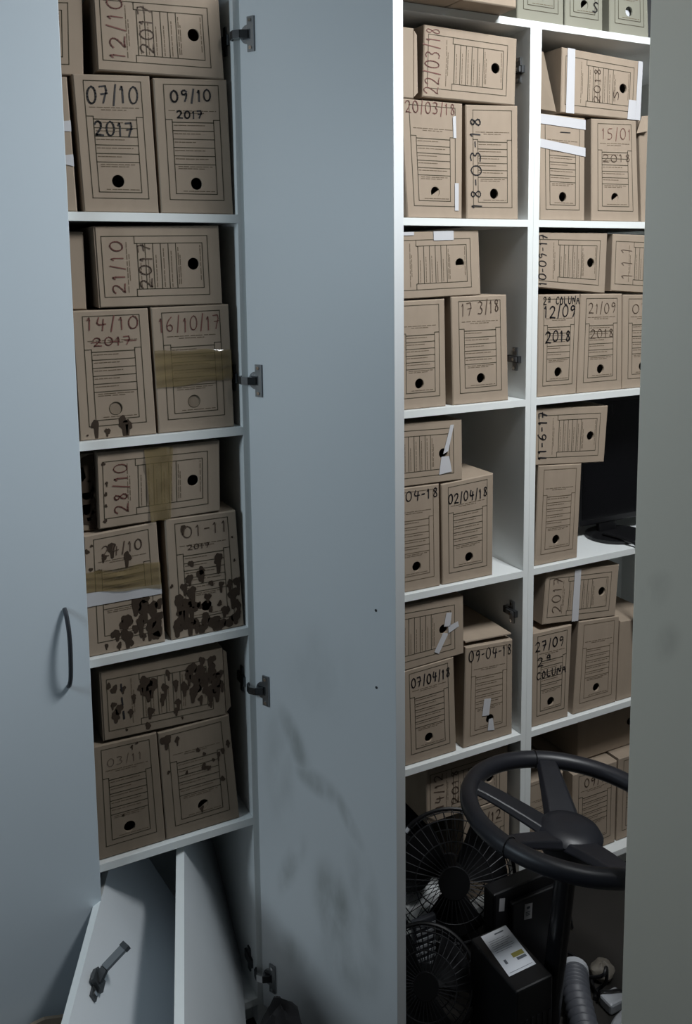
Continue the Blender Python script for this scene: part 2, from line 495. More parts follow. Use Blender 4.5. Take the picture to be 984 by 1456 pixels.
def carton(root, F, horizontal, hole, depth, cm, rnd, blobs, blank, faint=False):
    """hollow box with a round finger hole and the printed form; printed marks lie in the same mesh"""
    mb = MB()
    y = F.y
    K = F.rot() if horizontal else F
    hs, ht = 0.5 + rnd.uniform(-.03, .03), 0.232 + rnd.uniform(-.008, .008)
    hc = K.p(hs, ht)
    R = 0.0115
    N = 32
    def edge(inset, yy):
        out = []
        per = []
        for k in range(N):
            u = 4.0 * k / N
            sgm = int(u); f_ = u - sgm
            per.append([(f_, 0), (1, f_), (1 - f_, 1), (0, 1 - f_)][sgm])
        for (s, t) in per:
            # inset towards the middle, in metres
            ss = inset / F.w + s * (1 - 2 * inset / F.w)
            tt = inset / F.h + t * (1 - 2 * inset / F.h)
            v = F.p(ss, tt)
            out.append(Vector((v.x, yy, v.z)))
        return out
    A = edge(0.0022, y)
    Bq = edge(0.0, y + 0.0022)
    Cq = edge(0.0, y + depth)
    # hole ring in matching angular order
    Hq = []
    for p in A:
        d = p - hc
        a = math.atan2(d.z, d.x)
        Hq.append(Vector((hc.x + math.cos(a) * R, y, hc.z + math.sin(a) * R)))
    H2 = [Vector((p.x, y + 0.005, p.z)) for p in Hq]
    i0 = len(mb.v)
    for ring in (H2, Hq, A, Bq, Cq):
        mb.v += [tuple(p) for p in ring]
    ci = mb.mi(cm)
    for rr in range(4):
        for k in range(N):
            a, b = i0 + rr * N + k, i0 + rr * N + (k + 1) % N
            mb.f.append([a, b, b + N, a + N]); mb.m.append(ci)
    mb.f.append([i0 + 4 * N + k for k in range(N)]); mb.m.append(ci)
    if hole == 'plug':
        mb.poly([Vector((p.x, y + 0.0012, p.z)) for p in Hq], CARD_DK)
        n = len(Hq)
        for k in range(0, n):
            a, b = Hq[k], Hq[(k + 1) % n]
            mb.poly([a + Vector((0, -.0004, 0)), b + Vector((0, -.0004, 0)), hc + (b - hc) * 1.1 + Vector((0, -.0004, 0)), hc + (a - hc) * 1.1 + Vector((0, -.0004, 0))], PRINT)
    elif hole == 'whitish':  # pale disc stands in for light coming through the hole
        mb.poly([Vector((hc.x + (p.x - hc.x) * 1.5, y + 0.012, hc.z + (p.z - hc.z) * 1.5)) for p in Hq], PAPER_AND_LIGHT)
    elif hole == 'torn':
        mb.poly([Vector((p.x, y + 0.0016, p.z)) for p in Hq[:N // 2 - 4]], cm)
    o1, o2 = 0.0004, 0.0004
    pm = PRINT_SOFT if faint else PRINT
    lw = 0.0015
    def ln(a, b, w=lw, m_=None):
        ribbon(mb, K, [a, b], w, m_ or pm, o1)
    def fine(t, s0, s1, n):
        x = s0
        step = (s1 - s0) / n
        while x < s1 - 0.01:
            w = step * rnd.uniform(.5, .9)
            ribbon(mb, K, [(x, t), (min(x + w, s1), t)], 0.0014, PRINT_SOFT, o2)
            x += w + step * rnd.uniform(.1, .3)
    if not blank:
        l, r, tp, bt = 0.13, 0.875, 0.955, 0.105
        md = 0.70
        ln((l, bt), (l, tp)); ln((r, bt), (r, tp)); ln((l, tp), (r, tp)); ln((l, bt), (r, bt))
        ln((l, md), (l + .09, md)); ln((r - .09, md), (r, md))
        il, ir = l + .09, r - .09
        itp, ibt = md - 0.012 + 0.012, bt + 0.045
        ln((il, ibt), (il, itp)); ln((ir, ibt), (ir, itp)); ln((il, ibt), (ir, ibt))
        fine(.765, l + .05, r - .05, 7); fine(.748, l + .2, r - .22, 4)
        tt = itp - 0.02
        for k in range(6):
            ln((il + .0, tt), (ir, tt), lw if k else lw * 1.2)
            if k < 5:
                fine(tt - .022, il + .02, ir - rnd.uniform(.05, .25), 6)
            tt -= 0.062
        fine(tt + .045, il + .05, ir - .05, 5)
        fine(tt + .030, il + .05, ir - .15, 4)
        fine(ibt + .02, il + .1, ir - .03, 5)
    # dark wet stains
    for (s, t, rs, drip) in blobs:
        xlo, xhi = F.p(0, t).x + .001, F.p(1, t).x - .001
        zlo, zhi = F.p(s, 0).z + .002, F.p(s, 1).z - .002
        def clampq(x, z, o):
            return Vector((min(max(x, xlo), xhi), F.y - o, min(max(z, zlo), zhi)))
        c = F.p(s, t)
        p1, p2, p3 = rnd.uniform(0, 6.3), rnd.uniform(0, 6.3), rnd.uniform(0, 6.3)
        n = 22
        pts = []
        for k in range(n):
            a = 2 * math.pi * k / n
            rr = rs * (.9 + .16 * math.sin(2 * a + p1) + .12 * math.sin(3 * a + p2) + .07 * math.sin(6 * a + p3))
            pts.append(clampq(c.x + math.cos(a) * rr * .92, c.z + math.sin(a) * rr * 1.08, 0.0007))
        mb.poly(pts, STAIN)
        if drip > 0.003:
            w_ = rs * rnd.uniform(.32, .5)
            xo = c.x + rs * rnd.uniform(-.35, .35)
            zb_ = c.z - rs - drip
            pts = [clampq(xo - w_ * 1.3, c.z, .00072), clampq(xo - w_ * .8, zb_ + w_ * 1.2, .00072)]
            pts += [clampq(xo - w_ * .8 * math.cos(q_ * math.pi / 6), zb_ + w_ * .5 - w_ * .9 * math.sin(q_ * math.pi / 6), .00072) for q_ in range(1, 6)]
            pts += [clampq(xo + w_ * .8, zb_ + w_ * 1.2, .00072), clampq(xo + w_ * 1.3, c.z, .00072)]
            mb.poly(pts, STAIN)
    return part(mb, 'carton', root)

def tape_strip(root, F, quad, m_, rnd, wrap=None, wrinkle=0.0, off=0.0012):
    """quad: four (s,t) corners; grid of small wrinkles"""
    mb = MB()
    nu, nv = (26, 12) if wrinkle else (6, 3)
    a, b, c, d = quad
    rows = []
    ph = [rnd.uniform(0, 6) for _ in range(4)]
    for j in range(nv + 1):
        row = []
        for i in range(nu + 1):
            u, v = i / nu, j / nv
            s = (a[0] * (1 - u) + b[0] * u) * (1 - v) + (d[0] * (1 - u) + c[0] * u) * v
            t = (a[1] * (1 - u) + b[1] * u) * (1 - v) + (d[1] * (1 - u) + c[1] * u) * v
            wv = 0
            if wrinkle:
                wv = wrinkle * (0.5 + 0.5 * math.sin(v * 17 + ph[0] + 1.3 * math.sin(u * 5 + ph[1]))) * (0.6 + 0.4 * math.sin(u * 9 + ph[2])) + wrinkle * .25 * rnd.random()
                t += 0.006 * math.sin(u * 11 + ph[3]) * (1 if j in (0, nv) else 0)
            row.append(F.p(s, t, off + wv))
        rows.append(row)
    for row in rows:
        mb.v += [tuple(p) for p in row]
    for j in range(nv):
        for i in range(nu):
            k = j * (nu + 1) + i
            mb.f.append([k, k + 1, k + nu + 2, k + nu + 1]); mb.m.append(mb.mi(m_))
    if wrap == 'sides' or wrap == 'left':
        for jj in range(nv):
            p, q2 = rows[jj][0], rows[jj + 1][0]
            x = F.p(0, 0).x
            mb.poly([p + Vector((-.001, .06, 0)), p, q2, q2 + Vector((-.001, .06, 0))], m_)
    if wrap == 'top':
        for i in range(nu):
            p, q2 = rows[nv][i], rows[nv][i + 1]
            mb.poly([p, q2, q2 + Vector((0, .05, .001)), p + Vector((0, .05, .001))], m_)
    o = part(mb, 'tape', root, smooth=bool(wrinkle))
    return o
# ------------------------------------------------------------------ archive boxes
# front faces in metres: y of the face, corners TL, TR, BR, BL as (x, z)
QUADS = {
 'a': (0.012, [(0.3025, 1.9943), (0.4412, 2.0020), (0.4499, 1.7526), (0.3125, 1.7526)]),
 'b': (0.012, [(0.4477, 1.9992), (0.5908, 2.0078), (0.5975, 1.7526), (0.4544, 1.7526)]),
 'c': (0.012, [(0.1503, 1.9817), (0.2933, 1.9882), (0.3008, 1.7526), (0.1578, 1.7526)]),
 'd': (0.012, [(0.3450, 2.1438), (0.5792, 2.1546), (0.5862, 2.0083), (0.3475, 2.0044)]),
 'e': (0.030, [(0.0877, 2.1136), (0.3297, 2.1400), (0.3260, 1.9964), (0.0840, 1.9828)]),
 'f': (0.012, [(0.3288, 1.7273), (0.5665, 1.7312), (0.5702, 1.5787), (0.3328, 1.5781)]),
 'g': (0.030, [(0.0703, 1.7188), (0.3123, 1.7177), (0.3122, 1.5749), (0.0702, 1.5811)]),
 'h': (0.012, [(0.2819, 1.5738), (0.4218, 1.5751), (0.4295, 1.3326), (0.2856, 1.3326)]),
 'i': (0.012, [(0.4272, 1.5758), (0.5824, 1.5781), (0.5879, 1.3326), (0.4342, 1.3326)]),
 'j': (0.012, [(0.3143, 1.3070), (0.5558, 1.3065), (0.5530, 1.1632), (0.3131, 1.1597)]),
 'k': (0.030, [(0.0713, 1.3098), (0.3133, 1.3043), (0.3132, 1.1535), (0.0712, 1.1670)]),
 'l': (0.012, [(0.2836, 1.1512), (0.4230, 1.1585), (0.4316, 0.9126), (0.2815, 0.9126)]),
 'm': (0.012, [(0.4394, 1.1608), (0.5856, 1.1597), (0.5975, 0.9126), (0.4448, 0.9126)]),
 'n': (0.012, [(0.3022, 0.8784), (0.5497, 0.8745), (0.5531, 0.7288), (0.3037, 0.7368)]),
 'o': (0.012, [(0.2809, 0.7307), (0.4069, 0.7280), (0.4173, 0.4926), (0.2815, 0.4926)]),
 'p': (0.012, [(0.4093, 0.7259), (0.5593, 0.7280), (0.5764, 0.4926), (0.4190, 0.4926)]),
 'B1a': (0.012, [(1.0373, 2.1593), (1.2831, 2.1552), (1.2791, 2.0085), (1.0323, 2.0094)]),
 'B1b': (0.012, [(0.7696, 2.1506), (1.0116, 2.1484), (1.0107, 2.0036), (0.7687, 1.9995)]),
 'B1c': (0.012, [(0.9769, 2.0022), (1.1360, 2.0022), (1.1359, 1.7526), (0.9947, 1.7526)]),
 'B1d': (0.012, [(1.1441, 2.0010), (1.2870, 2.0081), (1.2924, 1.7526), (1.1487, 1.7526)]),
 'B2a': (0.012, [(0.9426, 1.7204), (1.1815, 1.7287), (1.1890, 1.5823), (0.9451, 1.5759)]),
 'B2b': (0.012, [(0.9590, 1.5729), (1.0905, 1.5755), (1.0950, 1.3326), (0.9613, 1.3326)]),
 'B2c': (0.012, [(1.1069, 1.5794), (1.2614, 1.5808), (1.2704, 1.3326), (1.1139, 1.3326)]),
 'B3a': (0.012, [(0.9051, 1.3057), (1.1386, 1.2975), (1.1410, 1.1566), (0.9074, 1.1595)]),
 'B3b': (0.012, [(0.9426, 1.1568), (1.0766, 1.1549), (1.0802, 0.9126), (0.9462, 0.9126)]),
 'B3c': (0.012, [(1.0819, 1.1522), (1.2289, 1.1610), (1.2291, 0.9126), (1.0863, 0.9126)]),
 'B4a': (0.012, [(0.9017, 0.8868), (1.1450, 0.8758), (1.1474, 0.7329), (0.9003, 0.7237)]),
 'B4b': (0.012, [(0.9768, 0.7257), (1.1181, 0.7309), (1.1272, 0.4926), (0.9834, 0.4926)]),
 'B4c': (0.012, [(1.1522, 0.7464), (1.2914, 0.7380), (1.2933, 0.4926), (1.1473, 0.4926)]),
 'C1a': (0.012, [(1.4135, 2.1500), (1.6658, 2.1395), (1.6621, 1.9997), (1.4128, 2.0023)]),
 'C1c': (0.012, [(1.3473, 1.9967), (1.4872, 1.9932), (1.4921, 1.7526), (1.3560, 1.7526)]),
 'C1d': (0.012, [(1.5071, 1.9945), (1.6505, 1.9991), (1.6693, 1.7526), (1.5141, 1.7526)]),
 'C1e': (0.040, [(1.6878, 2.0070), (1.8385, 2.0096), (1.8609, 1.7526), (1.7071, 1.7526)]),
 'C2a': (0.012, [(1.3470, 1.7242), (1.5669, 1.7242), (1.5626, 1.5762), (1.3470, 1.5957)]),
 'C2b': (0.012, [(1.5843, 1.7224), (1.8217, 1.7170), (1.8189, 1.5661), (1.5826, 1.5820)]),
 'C2c': (0.012, [(1.3554, 1.5785), (1.4839, 1.5768), (1.4770, 1.3326), (1.3557, 1.3326)]),
 'C2d': (0.012, [(1.4857, 1.5768), (1.6199, 1.5744), (1.6266, 1.3326), (1.4790, 1.3326)]),
 'C2e': (0.012, [(1.6228, 1.5722), (1.7689, 1.5687), (1.7695, 1.3326), (1.6284, 1.3326)]),
 'C3a': (0.012, [(1.3522, 1.3046), (1.5829, 1.2940), (1.5736, 1.1494), (1.3506, 1.1659)]),
 'C3b': (0.012, [(1.3634, 1.1639), (1.5000, 1.1541), (1.4912, 0.9126), (1.3551, 0.9126)]),
 'C4a': (0.012, [(1.3949, 0.8892), (1.6352, 0.8705), (1.6255, 0.7322), (1.3844, 0.7562)]),
 'C4b': (0.012, [(1.3524, 0.7398), (1.4792, 0.7381), (1.4717, 0.4926), (1.3542, 0.4926)]),
 'C4c': (0.012, [(1.5021, 0.7410), (1.6402, 0.7303), (1.6361, 0.4926), (1.4883, 0.4926)]),
 'C4d': (0.012, [(1.6437, 0.7143), (1.7871, 0.7015), (1.7867, 0.4926), (1.6389, 0.4926)]),
 'T1': (-0.060, [(0.9333, 2.4380), (1.0793, 2.4380), (1.0806, 2.1960), (0.9346, 2.1960)]),
 'T2': (-0.060, [(1.0841, 2.4380), (1.2211, 2.4380), (1.2245, 2.1960), (1.0854, 2.1960)]),
 'T3': (0.012, [(1.2789, 2.4380), (1.4110, 2.4380), (1.4167, 2.1960), (1.2825, 2.1960)]),
 'T4': (0.012, [(1.4151, 2.4380), (1.5282, 2.4380), (1.5357, 2.1960), (1.4206, 2.1960)]),
 'T5': (0.012, [(1.5498, 2.4380), (1.6655, 2.4380), (1.6847, 2.1960), (1.5574, 2.1960)]),
 'B5a': (0.030, [(1.0530, 0.4560), (1.2950, 0.4530), (1.2950, 0.3140), (1.0550, 0.3140)]),
 'B5c': (0.030, [(1.1620, 0.3125), (1.3030, 0.3120), (1.3030, 0.0706), (1.1620, 0.0706)]),
 'C5a': (0.030, [(1.5090, 0.3110), (1.6640, 0.3080), (1.6640, 0.0706), (1.5110, 0.0706)]),
 'C5b': (0.055, [(1.3560, 0.3120), (1.4980, 0.3110), (1.4980, 0.0706), (1.3560, 0.0706)]),
 'C5c': (0.070, [(1.5600, 0.4440), (1.8020, 0.4420), (1.8020, 0.3128), (1.5600, 0.3128)]),
 'C5d': (0.030, [(1.6700, 0.3115), (1.8130, 0.3110), (1.8130, 0.0706), (1.6700, 0.0706)]),
}
PB, PR, PN = PEN_BLACK, PEN_RED, PEN_BROWN
GA = 'archive boxes in the left cabinet'
GB = 'archive boxes in the middle cabinet'
GC = 'archive boxes in the right cabinet'
GT = 'archive boxes on top of the cabinets'
# key: label, group, lying?, hole, [(text, s0, t0, s1, t1, width, pen, rotated)], [tapes], options
# handwriting rectangles are fractions of the face in the box's own upright frame
BOX = {
 'a': ('upright archive box marked 07/10 over a large 2017 in black', GA, 0, 'open', [('07/10', .15, .79, .83, .915, .0030, PB), ('2017', .22, .555, .74, .66, .0030, PB)], [], {}),
 'b': ('upright archive box marked 09/10 with a smaller 2017, right of the 07/10 box', GA, 0, 'open', [('09/10', .21, .83, .77, .915, .0030, PB), ('2017', .28, .71, .64, .765, .0026, PB)], [], {}),
 'c': ('upright archive box with torn white tape bits, half behind the closed door', GA, 0, 'open', [], [('w', [(.86, .60), (1, .60), (1, .68), (.87, .67)], 0), ('w', [(.84, .36), (1, .34), (1, .43), (.86, .42)], 0)], {}),
 'd': ('lying archive box marked 12/10 2017, above the 07/10 box', GA, 1, 'open', [('12/10', .14, .78, .93, .90, .0022, PR), ('2017', .24, .55, .86, .66, .0022, PN)], [], {}),
 'e': ('archive box lying at the far top left, mostly behind the closed door', GA, 1, 'open', [], [], {}),
 'f': ('archive box lying on its side marked 21/10 2017', GA, 1, 'open', [('21/10', .16, .79, .82, .89, .0022, PR), ('2017', .22, .57, .80, .67, .0024, PN)], [], {'lflap': 1}),
 'g': ('lying archive box whose end peeks out behind the closed door beside the 21/10 box', GA, 1, 'open', [], [], {}),
 'h': ('upright archive box marked 14/10 with struck-out 2017 and two drip stains at its foot', GA, 0, 'plug', [('14/10', .16, .845, .86, .945, .0024, PR), ('2017', .24, .725, .76, .79, .0022, PR), ('---', .20, .74, .84, .77, .0018, PR)], [], {'blobs': [(.20, .125, .008, .02), (.57, .115, .012, .018), (.36, .06, .006, .004), (.62, .10, .010, .014), (.10, .04, .002, 0)]}),
 'i': ('upright archive box marked 16/10/17 wrapped in shiny brown tape', GA, 0, 'plug', [('16/10/17', .08, .80, .88, .915, .0020, PR)], [('b', [(0, .36), (1, .40), (1, .64), (0, .66)], 1)], {}),
 'j': ('archive box lying on its side marked 28/10 with a vertical band of brown tape', GA, 1, 'open', [('28/10', .17, .76, .84, .87, .0022, PR)], [('b', [(.41, 0), (.575, 0), (.605, 1), (.37, 1)], 1)], {'blobs': [(.05, .85, .004, 0), (.07, .6, .003, .004), (.06, .45, .004, 0), (.06, .3, .003, .003), (.05, .1, .004, 0)]}),
 'k': ('dark soaked archive box end behind the closed door, left of the 28/10 box', GA, 1, 'open', [], [], {'blobs': [(.93, .85, .020, .01), (.95, .65, .022, .01), (.92, .5, .02, .02), (.96, .35, .02, .01), (.94, .18, .02, .005), (.88, .75, .018, .0), (.87, .3, .017, .0), (.82, .55, .02, .02)], 'dark': 1}),
 'l': ('stained upright archive box marked 24/10 with brown tape above white tape', GA, 0, 'torn', [('24/10', .22, .80, .78, .885, .0020, PN)], [('b', [(0, .54), (1, .46), (1, .68), (0, .70)], 1), ('w', [(0, .42), (1, .41), (1, .49), (0, .535)], 0)],
   {'blobs': [(.26, .80, .006, .004), (.36, .87, .009, .012), (.57, .77, .009, .012), (.08, .72, .004, 0), (.18, .69, .005, 0), (.04, .87, .005, 0), (.10, .91, .003, 0), (.66, .37, .014, .01), (.74, .33, .013, .02), (.86, .30, .014, .012), (.95, .33, .010, .0), (.70, .22, .012, .02), (.82, .17, .012, .02), (.90, .13, .016, .0), (.72, .09, .006, .004), (.52, .25, .012, .006), (.47, .21, .010, .0), (.36, .15, .010, .004), (.50, .12, .013, .018), (.40, .05, .006, .004), (.93, .22, .012, .01), (.78, .40, .010, .0), (.24, .07, .004, .004), (.62, .16, .008, .0), (.88, .07, .010, 0), (.56, .05, .006, 0)]}),
 'm': ('heavily spattered upright archive box marked 01-11, beside the taped 24/10 box', GA, 0, 'open', [('01-11', .22, .83, .86, .925, .0022, PN), ('2017', .28, .725, .60, .765, .0018, PN)], [],
   {'blobs': [(.24, .91, .007, .006), (.32, .61, .007, .0), (.70, .62, .011, .02), (.46, .54, .008, 0), (.44, .50, .011, .004), (.28, .49, .009, .006), (.58, .42, .006, .002), (.72, .40, .006, .012), (.20, .43, .008, .01), (.12, .33, .011, .02), (.30, .37, .012, .02), (.24, .27, .015, .02), (.14, .23, .012, .02), (.32, .25, .013, .02), (.10, .12, .014, .01), (.24, .12, .014, .02), (.34, .10, .010, .01), (.40, .25, .007, 0), (.52, .31, .008, .004), (.68, .235, .006, .002), (.47, .13, .012, .004), (.58, .09, .014, .004), (.66, .05, .014, 0), (.76, .17, .010, .004), (.90, .10, .012, .004), (.93, .20, .009, .014), (.88, .30, .012, .02), (.95, .40, .010, .02), (.84, .39, .008, .01), (.42, .05, .012, 0), (.80, .06, .012, 0), (.55, .20, .006, 0), (.04, .45, .004, 0), (.93, .58, .003, 0), (.92, .78, .0025, 0)]}),
 'n': ('lying archive box blackened by dark stains over most of its face', GA, 1, 'open', [('---', .25, .78, .80, .90, .003, PB)], [],
   {'rflap': 1, 'lflap': 1, 'dark': 1, 'blobs': [(.06, .78, .006, 0), (.10, .72, .008, .002), (.17, .70, .006, .004), (.09, .5, .006, .004), (.13, .42, .010, .003), (.10, .34, .010, .004), (.22, .35, .006, .006), (.35, .72, .014, .004), (.40, .66, .014, .01), (.36, .60, .012, .01), (.31, .66, .008, .006), (.38, .30, .008, .008), (.48, .45, .008, .008), (.50, .60, .008, .012), (.53, .80, .006, .01), (.59, .62, .008, .008), (.60, .35, .007, .012), (.66, .55, .010, .01), (.70, .70, .010, .012), (.73, .80, .012, .01), (.76, .62, .013, .01), (.74, .45, .013, .01), (.80, .75, .012, .014), (.83, .60, .014, .01), (.86, .42, .013, .012), (.90, .72, .012, .016), (.93, .55, .014, .012), (.92, .38, .012, .01), (.96, .62, .010, .01), (.97, .48, .008, .01), (.79, .33, .006, .008), (.87, .22, .005, .004), (.58, .22, .006, .004), (.35, .09, .007, .002), (.18, .10, .003, 0), (.63, .10, .003, 0), (.25, .55, .006, .006), (.90, .86, .010, .01), (.82, .88, .008, .01)]}),
 'o': ('upright archive box with a faint pencil date, under the blackened box', GA, 0, 'open', [('03/11', .2, .80, .75, .87, .0010, PN)], [], {'dark': 1, 'blobs': [(.6, .93, .003, .004), (.68, .95, .003, .002), (.40, .34, .003, .003)]}),
 'p': ('upright archive box with a half torn hole and small drip spots, under the blackened box', GA, 0, 'torn', [], [], {'dark': 1, 'blobs': [(.10, .92, .012, .008), (.25, .90, .006, .008), (.10, .62, .004, 0), (.52, .75, .005, .003), (.60, .70, .004, .002), (.58, .58, .007, .002), (.64, .56, .006, .003), (.72, .62, .004, .002), (.80, .66, .005, .01), (.86, .68, .006, 0), (.82, .42, .006, .002), (.34, .57, .004, .003), (.94, .74, .006, .004), (.50, .20, .005, .004)]}),
 'B1a': ('archive box lying on its side with red 22/03/18 at its left end', GB, 1, 'open', [('22/03/18', .04, .835, .98, .985, .0020, PR)], [], {}),
 'B1b': ('unprinted lying archive box end, left of the red 22/03/18 box', GB, 1, 'open', [], [], {'rflap': 1, 'blank': 1}),
 'B1c': ('upright archive box marked 20/03/18 in red with two white tape bits', GB, 0, 'torn', [('20/03/18', .06, .885, .88, .985, .0020, PR)], [('w', [(.84, .70), (.89, .70), (.88, .89), (.83, .88)], 0), ('w', [(.86, .07), (.93, .07), (.93, .31), (.86, .31)], 0)], {}),
 'B1d': ('upright archive box with 18-03-18 written vertically in black', GB, 0, 'open', [('18-03-18', .08, .72, .90, .92, .0030, PB, 1)], [], {}),
 'B2a': ('lying archive box with white tape on its top edge', GB, 1, 'torn', [], [('w', [(.49, .86), (.71, .86), (.71, 1), (.49, 1)], 0, 'top'), ('w', [(.10, .95), (.28, .95), (.28, 1), (.10, 1)], 0, 'top')], {}),
 'B2b': ('upright unmarked archive box left of the 17 3/18 box', GB, 0, 'open', [], [], {}),
 'B2c': ('upright archive box marked 17 3/18 in brown', GB, 0, 'open', [('17', .16, .82, .38, .94, .0022, PN), ('3/18', .46, .83, .86, .95, .0022, PN)], [], {}),
 'B3a': ('lying archive box with a torn white strip over its hole', GB, 1, 'open', [], [('w', [(.72, .13), (.87, .16), (.84, .42), (.75, .42)], 0), ('w', [(.77, .46), (.83, .50), (.90, .93), (.86, .93)], 0)], {}),
 'B3b': ('upright archive box marked 04-18, partly hidden by the open door', GB, 0, 'open', [('-04-18', .22, .87, .98, .965, .0026, PB)], [], {'faint': 1}),
 'B3c': ('upright archive box marked 02/04/18 in black with space to its right', GB, 0, 'open', [('02/04/18', .12, .785, .88, .88, .0030, PB)], [], {}),
 'B4a': ('lying archive box with crossed white tape over its hole', GB, 1, 'open', [], [('w', [(.66, .17), (.71, .12), (.82, .42), (.76, .45)], 0), ('w', [(.77, .55), (.84, .53), (.86, .76), (.80, .77)], 0), ('w', [(.82, .42), (.94, .50), (.93, .59), (.82, .54)], 0)], {}),
 'B4b': ('upright archive box marked 07/04/18 in black beside the open door edge', GB, 0, 'open', [('07/04/18', .16, .80, .92, .90, .0030, PB)], [], {}),
 'B4c': ('upright archive box marked 09-04-18 with white tape strip across its hole and loose lid', GB, 0, 'open', [('09-04-18', .06, .845, .98, .955, .0026, PB)], [('w', [(.36, .28), (.50, .27), (.54, .44), (.40, .45)], 0), ('w', [(.48, .115), (.62, .10), (.58, .23), (.50, .23)], 0)], {'lid': 1, 'faint': 1}),
 'B5a': ('lying archive box marked 14/12 behind the steering wheel rim', GB, 1, 'open', [('14/12', .2, .80, .85, .90, .0026, PN), ('2018', .2, .62, .85, .70, .0022, PN)], [], {}),
 'B5c': ('upright archive box in the dark under the 14/12 box, beside the partition', GB, 0, 'open', [('04/12', .2, .80, .8, .90, .0026, PN)], [], {}),
 'C1a': ('lying archive box with white tape at both ends', GC, 1, 'open', [('2018', .20, .52, .78, .60, .0018, PN), ('S', .28, .29, .48, .36, .0020, PN)], [('w', [(.055, 0), (.155, 0), (.15, 1), (.06, 1)], 0), ('w', [(.935, 0), (1, 0), (1, 1), (.94, 1)], 0), ('w', [(.83, 0), (.935, 0), (.935, .33), (.84, .33)], 0)], {'sideflap': 1}),
 'C1c': ('upright archive box with two horizontal white tape bands', GC, 0, 'open', [('-', .40, .82, .7, .87, .0022, PB)], [('w', [(0, .905), (1, .89), (1, .985), (0, .995)], 0), ('w', [(0, .685), (1, .63), (1, .715), (0, .765)], 0)], {}),
 'C1d': ('upright archive box marked 15/01 in faded red', GC, 0, 'torn', [('15/01', .20, .80, .88, .91, .0016, PR), ('2018', .22, .585, .86, .66, .0018, PN)], [], {}),
 'C1e': ('archive box with a torn corner, cut by the beige door on the top shelf', GC, 0, 'open', [], [], {'blank': 1, 'torncorner': 1}),
 'C2a': ('lying archive box marked 10-09-17 at its left end', GC, 1, 'open', [('10-09-17', .04, .86, .98, .97, .0024, PB)], [], {}),
 'C2b': ('lying archive box with brown scribbles, cut by the beige door', GC, 1, 'open', [('111', .2, .72, .8, .88, .0014, PN)], [], {}),
 'C2c': ('upright archive box marked 2a COLUNA 12/09 2018 in heavy black', GC, 0, 'open', [('2a COLUNA', .10, .90, .98, .975, .0024, PB), ('12/09', .12, .775, .90, .89, .0032, PB), ('2018', .16, .53, .80, .64, .0032, PB)], [], {}),
 'C2d': ('upright archive box marked 21/09 2018 in thin brown pen', GC, 0, 'open', [('21/09', .18, .80, .84, .905, .0020, PN), ('2018', .24, .545, .80, .635, .0022, PN)], [], {}),
 'C2e': ('upright archive box cut by the beige door, right of the 21/09 box', GC, 0, 'open', [('07', .2, .80, .6, .90, .0020, PN)], [], {}),
 'C3a': ('lying archive box marked 11-6-17 on a single upright box', GC, 1, 'open', [('11-6-17', .08, .85, .96, .965, .0032, PB)], [], {}),
 'C3b': ('upright unmarked archive box beside the dark monitor', GC, 0, 'open', [], [], {'faint': 1}),
 'C4a': ('lying archive box with one vertical white tape band', GC, 1, 'open', [('2017', .2, .78, .9, .90, .0016, PN)], [('w', [(.38, 0), (.47, 0), (.455, 1), (.37, 1)], 0)], {'lflap': 1}),
 'C4b': ('upright archive box marked 27/09 2a COLUNA in black', GC, 0, 'open', [('27/09', .06, .80, .80, .90, .0030, PB), ('2a', .12, .64, .48, .73, .0030, PB), ('COLUNA', .10, .50, .88, .58, .0028, PB)], [], {}),
 'C4c': ('upright undated archive box right of the 27/09 box', GC, 0, 'open', [], [], {'faint': 1}),
 'C4d': ('archive box cut by the beige door, right of the undated box', GC, 0, 'open', [], [], {'blank': 1}),
 'C5a': ('upright archive box marked 09/10 at the bottom right behind the steering wheel', GC, 0, 'open', [('09/10', .25, .80, .85, .90, .0026, PN)], [], {}),
 'C5b': ('upright archive box on the bottom right, behind the upper wheel spoke', GC, 0, 'open', [], [], {'faint': 1}),
 'C5c': ('lying archive box on top of the bottom 09/10 box, half behind the beige door', GC, 1, 'open', [], [], {'blank': 1}),
 'C5d': ('upright archive box right of the bottom 09/10 box, mostly behind the beige door', GC, 0, 'open', [], [], {}),
 'T1': ('pinkish brown archive box on the cabinet top nearest the open door', GT, 0, 'open', [], [], {}),
 'T2': ('pinkish brown archive box on the cabinet top beside the greenish ones', GT, 0, 'open', [], [], {}),
 'T3': ('greenish archive box on the cabinet top, leftmost of three', GT, 0, 'torn', [], [], {'green': 1}),
 'T4': ('greenish archive box on the cabinet top with a black S beside its hole', GT, 0, 'torn', [('S', .70, .17, .88, .27, .0030, PB)], [], {'green': 1}),
 'T5': ('greenish archive box on the cabinet top with a pale disc for light through its hole', GT, 0, 'whitish', [], [], {'green': 1}),
}
ORDER = [k for k in QUADS]
